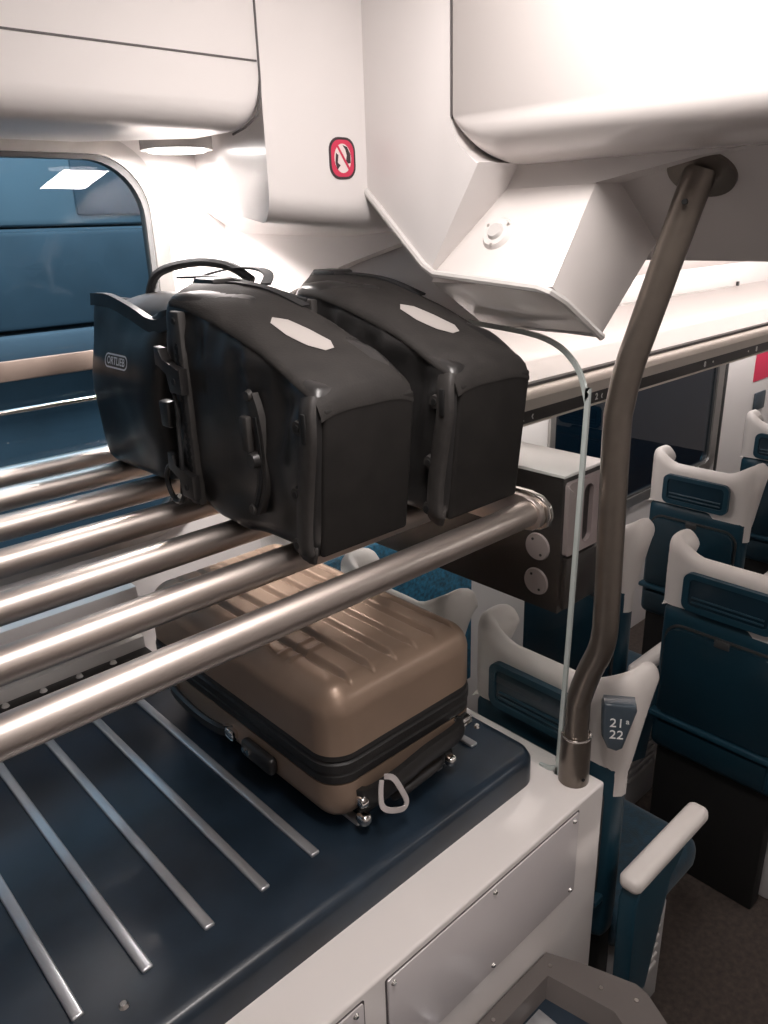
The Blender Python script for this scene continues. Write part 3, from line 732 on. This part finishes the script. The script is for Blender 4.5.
cut = bmesh.ops.bisect_plane(b, geom=b.verts[:] + b.edges[:] + b.faces[:], plane_co=(0, 0, 1.058), plane_no=(0, 0, 1), clear_outer=True)
ed = [e for e in cut['geom_cut'] if isinstance(e, bmesh.types.BMEdge)]; bmesh.ops.edgeloop_fill(b, edges=ed)
obj('lower_shell', b, 'bronze', case, angle=60)
def ringprof(ins, z): return [(x, y, z) for x, y in rrect(SX0 + ins, SY0 + ins, SX1 - ins, SY1 - ins, 0.052 - ins, 8)]
b = B(); lvls = [(0.003, 1.0575), (-0.001, 1.062), (-0.001, 1.076), (0.003, 1.080), (-0.003, 1.084), (-0.003, 1.100), (0.003, 1.104), (-0.001, 1.108), (0.001, 1.1175)]
rr = [[b.verts.new(p) for p in ringprof(i_, z_)] for i_, z_ in lvls]
for i in range(len(rr) - 1):
    for k in range(len(rr[0])):
        j = (k + 1) % len(rr[0]); b.faces.new((rr[i][k], rr[i][j], rr[i + 1][j], rr[i + 1][k]))
b.faces.new(rr[0]); b.faces.new(rr[-1]); zp = obj('zip_band', b, 'zip_black', case, angle=25)
b = B(); box(b, (SX1 - 0.006, SY0 + 0.045, 1.070), (SX1 + 0.010, SY0 + 0.065, 1.116), 0.004); obj('zip_pull', b, 'chrome', zp)
YE = SY0
eh = B(); sweep(eh, smooth_path([(0.688, YE, 1.020), (0.702, YE - 0.016, 1.024), (0.76, YE - 0.025, 1.034), (0.83, YE - 0.025, 1.044), (0.89, YE - 0.023, 1.044), (0.928, YE - 0.016, 1.042), (0.942, YE, 1.040)], 5), [(-0.006, -0.018), (0.006, -0.018), (0.009, -0.010), (0.009, 0.010), (0.006, 0.018), (-0.006, 0.018)], up=(0, 0, 1))
h1 = obj('end_handle', eh, 'black_plastic', case, angle=45)
for x, z in ((0.696, 1.018), (0.945, 1.048)):
    b = B(); box(b, (x - 0.020, YE - 0.020, z - 0.010), (x + 0.020, YE + 0.002, z + 0.011), 0.006, 3); obj('handle_mount', b, 'chrome', h1)
b = B(); box(b, (0.68, YE - 0.008, 0.982), (0.92, YE + 0.002, 1.000), 0.005); obj('foot_bar', b, 'black_plastic', case)
b = B(); tube(b, smooth_path([(0.76, YE - 0.006, 0.982), (0.775, YE - 0.020, 0.994), (0.81, YE - 0.024, 1.001), (0.86, YE - 0.022, 1.003), (0.885, YE - 0.006, 0.998)], 5), 0.010, 10); obj('pull_handle', b, 'black_plastic', case)
for x in (0.685, 0.905):
    b = B(); box(b, (x - 0.011, YE - 0.026, 0.972), (x + 0.011, YE + 0.001, 0.994), 0.008, 3); obj('foot', b, 'chrome', case)
for (x, y) in ((0.68, 0.90), (0.95, 0.90), (0.68, 1.42), (0.95, 1.42)):
    b = B(); disc(b, (x, y, 0.957), 0.014, 0.014, (0, 0, 1), 16); obj('base_stud', b, 'black_plastic', case)
XE = SX0
b = B(); sweep(b, smooth_path([(XE, 1.375, 1.030), (XE - 0.014, 1.36, 1.030), (XE - 0.021, 1.30, 1.028), (XE - 0.022, 1.22, 1.026), (XE - 0.014, 1.165, 1.026), (XE, 1.15, 1.026)], 5), [(-0.008, -0.006), (0.008, -0.006), (0.011, 0.0), (0.008, 0.006), (-0.008, 0.006)], up=(1, 0, 0)); h2 = obj('side_handle', b, 'black_plastic', case, angle=45)
b = B(); box(b, (XE - 0.016, 1.130, 1.015), (XE + 0.001, 1.170, 1.036), 0.005); obj('handle_mount', b, 'chrome', h2)
b = B(); box(b, (XE - 0.016, 1.355, 1.019), (XE + 0.001, 1.39, 1.041), 0.005); obj('handle_mount', b, 'chrome', h2)
b = B(); box(b, (XE - 0.018, 1.000, 1.006), (XE + 0.003, 1.100, 1.042), 0.009, 3); lk = obj('combination_lock', b, 'black_plastic', case)
for y in (1.070, 1.084):
    b = B(); disc(b, (XE - 0.018, y, 1.026), 0.006, 0.003, (-1, 0, 0), 12); obj('lock_dial', b, 'chrome', lk)
# grey looped luggage strap hanging from the end handle
b = B(); strap(b, smooth_path([(0.716, YE - 0.034, 1.066), (0.728, YE - 0.044, 1.062), (0.742, YE - 0.050, 1.030), (0.750, YE - 0.052, 1.006), (0.744, YE - 0.054, 0.996), (0.728, YE - 0.054, 1.000), (0.708, YE - 0.050, 1.010), (0.698, YE - 0.046, 1.024), (0.702, YE - 0.040, 1.046), (0.710, YE - 0.034, 1.062)], 6), 0.010, 0.0024, (0, 1, 0))
ls = obj('tag_strap', b, 'strap_grey'); tag(ls, 'pale grey looped rubber tag strap hanging from the end handle of the suitcase', 'strap')

# ================================================================== GLASS SCREEN
gs = thing('glass_screen', 'clear glass screen with rounded corner between luggage rack and seats', 'screen', (1.115, 1.2, 0.887))
def glass_outline(i=0.0):
    pts = [(1.74, 0.887 + i)]
    pts += [(0.765, 0.887 + i), (0.742 + i * .5, 0.891 + i), (0.726 + i * .8, 0.903 + i * .8), (0.721 + i, 0.925 + i * .4)]
    pts += [(0.707 + i, 1.62), (0.709 + i, 1.66), (0.722 + i * .9, 1.70 - i * .4), (0.745 + i * .7, 1.729 - i * .7), (0.78 + i * .4, 1.750 - i), (0.84, 1.763 - i), (0.97, 1.772 - i), (1.74, 1.772 - i)]
    return pts
b = B(); prism(b, glass_outline(0.001), 0, 1.112, 1.120); obj('glass_pane', b, 'screen_glass', gs, smooth=False)
b = B(); gp = [(1.116, y, z) for y, z in glass_outline()[1:-1]]
sweep(b, smooth_path(gp, 3), [(-0.0043, -0.0030), (0.0043, -0.0030), (0.0043, 0.0030), (-0.0043, 0.0030)], up=(1, 0, 0)); obj('polished_edge', b, 'glass_edge', gs, angle=50)

# ================================================================== BENT POLE
pole = thing('grab_pole', 'bent brownish steel grab pole rising from the white cabinet to the ceiling', 'pole', (1.125, 0.70, 0.886))
pp = [(1.128, 0.692, 0.90), (1.128, 0.692, 1.05), (1.128, 0.689, 1.085), (1.128, 0.673, 1.145), (1.128, 0.655, 1.195), (1.128, 0.648, 1.235), (1.128, 0.648, 1.30), (1.128, 0.655, 1.60), (1.129, 0.653, 1.66), (1.132, 0.643, 1.725), (1.138, 0.627, 1.79), (1.155, 0.585, 1.960), (1.161, 0.571, 2.010)]
b = B(); tube(b, smooth_path(pp, 5), 0.0235, 28); obj('pole_tube', b, 'satin_pole', pole, angle=60)
b = B(); disc(b, (1.128, 0.692, 0.886), 0.0305, 0.107, (0, 0, 1), 36, 0.0295); cl = obj('collar', b, 'satin_pole', pole)
b = B(); tube(b, [(1.128 + 0.0285 * math.cos(a * PI / 16), 0.692 + 0.0285 * math.sin(a * PI / 16), 0.994) for a in range(32)], 0.0022, 8, True); obj('collar_rim', b, 'steel', cl)
obj('set_screw', disc(B(), (1.118, 0.6645, 0.905), 0.0035, 0.003, (-0.3, -1, 0), 10), 'black_hole', cl)
fn = Vector((-0.73, 0, -1.0)).normalized(); fc = Vector((1.162, 0.571, 2.004))
b = B(); disc(b, fc - fn * 0.001, 0.050, 0.006, fn, 40, 0.049); fl = obj('ceiling_flange', b, 'satin_pole', pole)
obj('set_screw', disc(B(), (1.1335, 0.577, 1.965), 0.004, -0.012, (0.95, 0.3, 0.0), 10), 'black_hole', fl)

# ================================================================== DARK CABINET BEHIND THE GLASS
dc = thing('dark_cabinet', 'dark glossy cabinet box behind the glass screen with two round grey caps', 'cabinet', (1.24, 1.25, 1.215))
DB = 1.178
b = B(); box(b, (DB, 0.786, 1.205), (1.312, WY - 0.002, 1.490), 0.003); obj('body', b, 'box_dark', dc)
b = B(); box(b, (DB - 0.003, 0.782, 1.490), (1.318, WY - 0.002, 1.497), 0.002); obj('top_board_glare', b, 'box_top_glare', dc)  # cabinet top coloured near white for the light reflecting off it
for z in (1.338, 1.262):
    c_ = obj('round_cap', disc(B(), (DB - 0.0005, 0.838, z), 0.029, 0.004, (-1, 0, 0), 32, 0.027), 'cap_pinkgrey', dc)
    for a in (1.0, 4.1): obj('cap_screw', disc(B(), (DB - 0.004, 0.838 + 0.018 * math.cos(a), z + 0.018 * math.sin(a)), 0.0028, 0.002, (-1, 0, 0), 8), 'black_hole', c_)
b = B(); holed(b, rrect(1.185, 1.33, 1.305, 1.480, 0.006, 3), [rrect(1.235, 1.345, 1.268, 1.465, 0.0155, 6)], 1, 0.776, 0.786); obj('end_bracket', b, 'cap_pinkgrey', dc)
b = B(); box(b, (1.186, 0.7745, 1.215), (1.304, 0.786, 1.325), 0.003); obj('end_cover', b, 'box_dark', dc)

# ================================================================== OVERHEAD SHELF OVER THE SEATS
sh = thing('overhead_shelf', 'white overhead luggage shelf with dark seat number strip above the seats', 'shelf', (3.8, 1.4, 1.49))
b = B(); prism(b, [(1.13, 1.515), (WY, 1.54), (WY, 1.60), (1.45, 1.59), (1.13, 1.578)], 0, 1.33, 6.55, 0.003); obj('shelf_panel', b, 'white_panel', sh)
b = B(); prism(b, [(1.095, 1.520), (1.090, 1.548), (1.097, 1.560), (1.112, 1.566), (1.126, 1.566), (1.126, 1.520)], 0, 1.33, 6.55); obj('front_rail', b, 'rail_cream', sh)
b = B(); box(b, (1.33, 1.126, 1.520), (6.55, 1.131, 1.572)); obj('rail_gap', b, 'seam', sh, smooth=False)
b = B(); prism(b, [(1.099, 1.488), (1.097, 1.520), (1.128, 1.520), (1.128, 1.488)], 0, 1.33, 6.55); ns = obj('number_strip', b, 'label_black', sh)
b = B(); box(b, (1.33, 1.096, 1.4835), (6.55, 1.128, 1.4885)); obj('lower_lip', b, 'rail_cream', sh, smooth=False)
for s_, x in (('22', 1.452), ('\u2039', 1.498), ('2', 1.775), ('\u2039', 1.800), ('8', 2.385), ('\u2022', 2.440), ('\u2022', 2.70), ('8', 2.765)):
    obj('seat_number', text_bm(s_, 0.024, (x, 1.0973, 1.504), (1, 0, 0), (0, 0, 1), 0.0006, True), 'text_white', ns, smooth=False)

# ================================================================== SEATS
def make_seat(loc, label, arm=True):
    """forward is +x; local origin: back plane of the backrest, seat middle, floor"""
    ox, oy, oz = loc
    t = thing('train_seat', label, 'seat', (ox, oy, oz), 'train seats on the window side')
    hw = 0.205
    # white headrest shell: U section lofted upwards
    b = B(); rings = []; NZ = 26; NP = 34
    for i in range(NZ + 1):
        v = i / NZ
        F = 0.018 + 0.132 * min(1, v / 0.9)        # how far the wings reach forward
        path = []; rc = 0.045
        for k in range(NP + 1):
            u = k / NP; L1 = max(0.001, F - rc); arc = PI / 2 * rc; L2 = 2 * hw - 2 * rc; tot = 2 * L1 + 2 * arc + L2; s = u * tot
            if s < L1: path.append((F - s, hw))
            elif s < L1 + arc: a = (s - L1) / rc; path.append((rc - rc * math.sin(a), hw - rc + rc * math.cos(a)))
            elif s < L1 + arc + L2: path.append((0, hw - rc - (s - L1 - arc)))
            elif s < L1 + 2 * arc + L2: a = (s - L1 - arc - L2) / rc; path.append((rc - rc * math.cos(a), -hw + rc - rc * math.sin(a)))
            else: path.append((rc + (s - L1 - 2 * arc - L2), -hw))
        # thickness grows to a soft pad, rounds off at the top
        th = 0.024 * math.sqrt(max(0.02, 1 - max(0, (v - 0.80) / 0.20) ** 2.2))
        th = max(th, 0.004)
        outer = []; inner = []
        for k, (x, y) in enumerate(path):
            p0 = path[max(k - 1, 0)]; p1 = path[min(k + 1, NP)]; dx, dy = p1[0] - p0[0], p1[1] - p0[1]; l = math.hypot(dx, dy) or 1
            nx, ny = -dy / l, dx / l     # normal
            if ny * y < 0 and abs(y) > hw * .9: nx, ny = -nx, -ny
            outward = Vector((x - 0.08, y)).dot(Vector((nx, ny)))
            if outward < 0: nx, ny = -nx, -ny
            endf = math.sqrt(max(0.06, 1 - (1 - min(1, min(k, NP - k) / 2.5)) ** 2))
            padf = 1.25 if abs(y) > hw * 0.8 else 1.0
            outer.append((x + nx * (th * endf - 0.021), y + ny * (th * endf - 0.021))); inner.append((x - nx * (th * endf * padf + 0.021), y - ny * (th * endf * padf + 0.021)))
        ring = []
        for (x, y) in outer + inner[::-1]:
            ay = min(1, abs(y) / hw); crown = max(0, (ay - 0.45) / 0.55); crown = crown * crown * (3 - 2 * crown)
            top = 1.044 + 0.050 * crown
            q_ = min(1, max(0, (x - 0.070) / 0.085)); top -= 0.085 * (1 - math.sqrt(1 - q_ * q_))
            cb = max(0, min(1, (ay - 0.22) / 0.42)) if y < 0 else 0.12 * crown
            bot = 0.884 - 0.086 * cb * cb * (3 - 2 * cb)
            ring.append(b.verts.new((ox + x + 0.021 + 0.03 * v * 0, oy + y, oz + bot + (top - bot) * v)))
        rings.append(ring)
    n = len(rings[0])
    for i in range(NZ):
        for k in range(n):
            j = (k + 1) % n; b.faces.new((rings[i][k], rings[i][j], rings[i + 1][j], rings[i + 1][k]))
    for rg in (rings[0], rings[-1]):
        for k in range(n // 2 - 1): 
            try: b.faces.new((rg[k], rg[k + 1], rg[n - 2 - k], rg[n - 1 - k]))
            except ValueError: pass
    hs = obj('headrest_shell', b, 'seat_white', t, angle=60)
    # grab pocket
    b = B(); holed(b, rrect(oy - 0.128, oz + 0.895, oy + 0.128, oz + 1.010, 0.024, 6), [rrect(oy - 0.110, oz + 0.912, oy + 0.110, oz + 0.994, 0.014, 5)], 0, ox - 0.006, ox + 0.010)
    pk = obj('pocket_rim', b, 'seat_blue', t, smooth=False)
    b = B(); prism(b, rrect(oy - 0.112, oz + 0.910, oy + 0.112, oz + 0.996, 0.014, 5), 0, ox - 0.0015, ox + 0.006); obj('pocket_recess', b, 'pocket_blue', pk, smooth=False)
    for dz in (0.924, 0.938):
        b = B(); tube(b, [(ox - 0.004, oy - 0.10, oz + dz), (ox - 0.004, oy + 0.10, oz + dz)], 0.003, 8); obj('pocket_lip', b, 'seat_blue', pk)
    # blue back shell
    b = B(); superbox(b, (ox + 0.016, oy - hw + 0.012, oz + 0.385), (ox + 0.085, oy + hw - 0.012, oz + 0.885), 0.028, 24); obj('back_shell', b, 'seat_blue', t, angle=60)
    b = B(); box(b, (ox + 0.045, oy - hw + 0.03, oz - 0.05), (ox + 0.10, oy + hw - 0.03, oz + 0.40), 0.006); obj('under_seat_shade', b, 'black_hole', t)  # added black panel standing in for the shade under the seat
    # tray table
    b = B(); prism(b, rrect(oy - 0.165, oz + 0.535, oy + 0.165, oz + 0.825, [0.045, 0.045, 0.012, 0.012], 6), 0, ox - 0.002, ox + 0.020, 0.004); tt = obj('tray_table', b, 'seat_blue_dark', t)
    b = B(); holed(b, rrect(oy - 0.173, oz + 0.527, oy + 0.173, oz + 0.833, [0.05, 0.05, 0.014, 0.014], 6), [rrect(oy - 0.1665, oz + 0.5335, oy + 0.1665, oz + 0.8265, [0.045, 0.045, 0.012, 0.012], 6)], 0, ox + 0.010, ox + 0.018); obj('tray_gap', b, 'frame_dark', tt, smooth=False)
    b = B(); box(b, (ox - 0.006, oy - 0.022, oz + 0.812), (ox + 0.004, oy + 0.022, oz + 0.836), 0.004); obj('tray_catch', b, 'frame_dark', tt)
    b = B(); box(b, (ox - 0.012, oy - 0.19, oz + 0.512), (ox + 0.024, oy + 0.19, oz + 0.530), 0.006); obj('hinge_ledge', b, 'seat_blue', t)
    b = B(); box(b, (ox + 0.000, oy - 0.165, oz + 0.415), (ox + 0.020, oy + 0.165, oz + 0.498), 0.006); obj('leg_pocket', b, 'seat_blue_dark', t)
    # front cushions
    b = B(); superbox(b, (ox + 0.060, oy - 0.172, oz + 0.38), (ox + 0.130, oy + 0.172, oz + 0.99), 0.028, 20); obj('backrest', b, 'seat_fabric', t, angle=60)
    b = B(); superbox(b, (ox + 0.085, oy - 0.205, oz + 0.285), (ox + 0.50, oy + 0.205, oz + 0.395), 0.045, 20); obj('seat_cushion', b, 'seat_fabric', t, angle=60)
    # pedestal with slatted side grille
    b = B(); box(b, (ox + 0.12, oy - 0.200, oz - 0.05), (ox + 0.34, oy + 0.165, oz + 0.29), 0.010); pd = obj('pedestal', b, 'grey_panel', t)
    for k in range(6):
        z = oz + 0.09 + k * 0.032
        b = B(); box(b, (ox + 0.135, oy - 0.207, z), (ox + 0.30, oy - 0.199, z + 0.017), 0.002); obj('grille_slat', b, 'gasket', pd)
    # armrest on the aisle side
    ya = oy - 0.258
    b = B(); superbox(b, (ox - 0.01, ya - 0.026, oz + 0.608), (ox + 0.315, ya + 0.026, oz + 0.650), 0.018, 24); obj('armrest_pad', b, 'seat_white', t, angle=60)
    b = B(); prism(b, [(ox + 0.0, oz + 0.30), (ox + 0.085, oz + 0.27), (ox + 0.115, oz + 0.42), (ox + 0.14, oz + 0.56), (ox + 0.21, oz + 0.605), (ox + 0.21, oz + 0.622), (ox + 0.01, oz + 0.622), (ox - 0.008, oz + 0.58)], 1, ya - 0.022, ya + 0.020, 0.006, 3); obj('armrest_support', b, 'seat_blue', t)
    return t
XR = [1.205, 1.945, 2.725, 3.535, 4.34]
A0 = 0.845
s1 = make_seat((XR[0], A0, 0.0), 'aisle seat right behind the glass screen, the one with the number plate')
labs = {(0, 1): 'window seat directly behind the glass screen, mostly hidden by the dark cabinet',
        (1, 0): 'aisle seat of the second row, its back filling the right edge',
        (1, 1): 'window seat of the second row, one white wing seen beside the pole',
        (2, 1): 'window seat of the third row, back and pocket seen below the dark window',
        (3, 1): 'window seat of the fourth row, against the white wall by the red notice',
        (2, 0): 'aisle seat of the third row at the right edge behind the second row'}
YO = {(0, 1): 1.345, (1, 0): 0.755, (1, 1): 1.262, (2, 1): 1.235, (2, 0): 0.715, (3, 1): 1.225}
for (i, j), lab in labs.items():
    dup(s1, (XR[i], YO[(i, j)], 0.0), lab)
# number plate on the first aisle seat
npz = thing('seat_number_plate', 'dark blue-grey tapered plate with white numbers on the nearest white headrest', 'plate', (XR[0] - 0.01, 0.62, 0.94))
ynp = 0.642
pf = [(ynp - 0.030, 1.062), (ynp + 0.030, 1.062), (ynp + 0.033, 1.050), (ynp + 0.030, 0.985), (ynp + 0.018, 0.958), (ynp, 0.952), (ynp - 0.012, 0.960), (ynp - 0.033, 1.048)]
b = B(); prism(b, pf, 0, XR[0] - 0.026, XR[0] + 0.012, 0.007, 3)
rotc = Vector((XR[0] - 0.01, ynp, 1.0))
Rm = Matrix.Translation(rotc) @ Matrix.Rotation(math.radians(36), 4, 'Z') @ Matrix.Translation(-rotc)
b.transform(Rm); obj('plate_body', b, 'plate_blue', npz)
xd = Rm.to_3x3() @ Vector((0, -1, 0))
for s_, z, dy, sz in (('21', 1.020, 0.004, 0.028), ('a', 1.026, -0.016, 0.017), ('22', 0.993, 0.003, 0.028)):
    o3 = Rm @ Vector((XR[0] - 0.0265, ynp + dy, z)); obj('numerals', text_bm(s_, sz, o3, xd, (0, 0, 1), 0.0006), 'text_white', npz, smooth=False)
# wall notice
wn = thing('wall_notice', 'red notice with green header on the white wall beyond the dark window', 'sign', (4.55, WY - 0.003, 1.0))
b = B(); box(b, (4.42, WY - 0.004, 1.055), (4.72, WY - 0.0005, 1.215)); obj('red_field', b, 'sign_red', wn, smooth=False)
b = B(); box(b, (4.42, WY - 0.004, 1.216), (4.72, WY - 0.0005, 1.26)); obj('green_header', b, 'sign_green', wn, smooth=False)
b = B(); box(b, (4.46, WY - 0.012, 0.88), (4.60, WY - 0.0005, 0.985), 0.006); cs = obj('coat_hook_plate', b, 'plate_blue'); tag(cs, 'dark square plate on the white wall below the red notice', 'plate')

# ================================================================== LOWER TRAY IN FRONT OF THE CABINET
lt = thing('low_luggage_tray', 'low tray with grey raised frame and dark blue strip-covered base beside the cabinet', 'shelf', (0.3, 0.42, -0.05))
b = B()
out = [(-0.9, 0.638), (0.985, 0.638), (1.015, 0.575), (1.050, 0.478), (1.047, 0.452), (0.995, 0.35), (0.90, 0.15), (-0.9, 0.15)]
inn = [(-0.86, 0.606), (0.945, 0.606), (0.972, 0.478), (0.86, 0.21), (-0.86, 0.21)]
inn2 = [(-0.85, 0.595), (0.925, 0.595), (0.948, 0.480), (0.848, 0.225), (-0.85, 0.225)]
prism(b, out, 2, -0.05, 0.52, 0.004); obj('bin_wall', b, 'grey_frame', lt)
b = B(); holed(b, out, [inn], 2, 0.515, 0.575); obj('frame', b, 'grey_frame', lt)
b = B(); v0 = [b.verts.new((x, y, 0.5752)) for x, y in inn]; v1 = [b.verts.new((x, y, 0.540)) for x, y in inn2]
for k in range(5): b.faces.new((v0[k], v0[(k + 1) % 5], v1[(k + 1) % 5], v1[k]))
obj('frame_bevel', b, 'grey_frame', lt, smooth=False)
b = B(); prism(b, inn2, 2, 0.521, 0.541); obj('tray_base', b, 'tray_blue', lt)
for k in range(9):
    x = 0.875 - k * 0.14
    b = B(); box(b, (x - 0.022, 0.235, 0.541), (x + 0.022, 0.59, 0.546), 0.002); obj('strip', b, 'slat_metal', lt)
for (x, y) in ((0.965, 0.615), (0.995, 0.52), (1.02, 0.46), (0.80, 0.622)):
    obj('screw', disc(B(), (x, y, 0.575), 0.004, 0.002, (0, 0, 1), 10), 'steel', lt)

# ================================================================== OUTSIDE THE WINDOW
b = B(); box(b, (-6, 1.82, -1.05), (14, 30, -1.0)); g = struct('trim_11', b, 'ballast', smooth=False)
ex = thing('neighbouring_train', 'blue train body with pale ledges on the next track, seen through the large window', 'train', (2.0, 4.0, -1.0))
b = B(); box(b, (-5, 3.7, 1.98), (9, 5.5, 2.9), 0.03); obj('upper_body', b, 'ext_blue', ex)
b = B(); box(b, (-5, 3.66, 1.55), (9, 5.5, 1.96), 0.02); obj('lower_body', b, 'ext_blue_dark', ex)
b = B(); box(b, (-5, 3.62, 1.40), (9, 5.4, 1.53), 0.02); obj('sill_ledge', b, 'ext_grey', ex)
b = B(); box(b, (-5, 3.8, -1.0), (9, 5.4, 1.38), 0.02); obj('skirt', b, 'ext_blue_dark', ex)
for x in (0.0, 1.55, 3.1):
    b = B(); box(b, (x, 3.685, 2.02), (x + 0.9, 3.72, 2.75), 0.03); obj('body_panel', b, 'ext_blue_dark', ex)
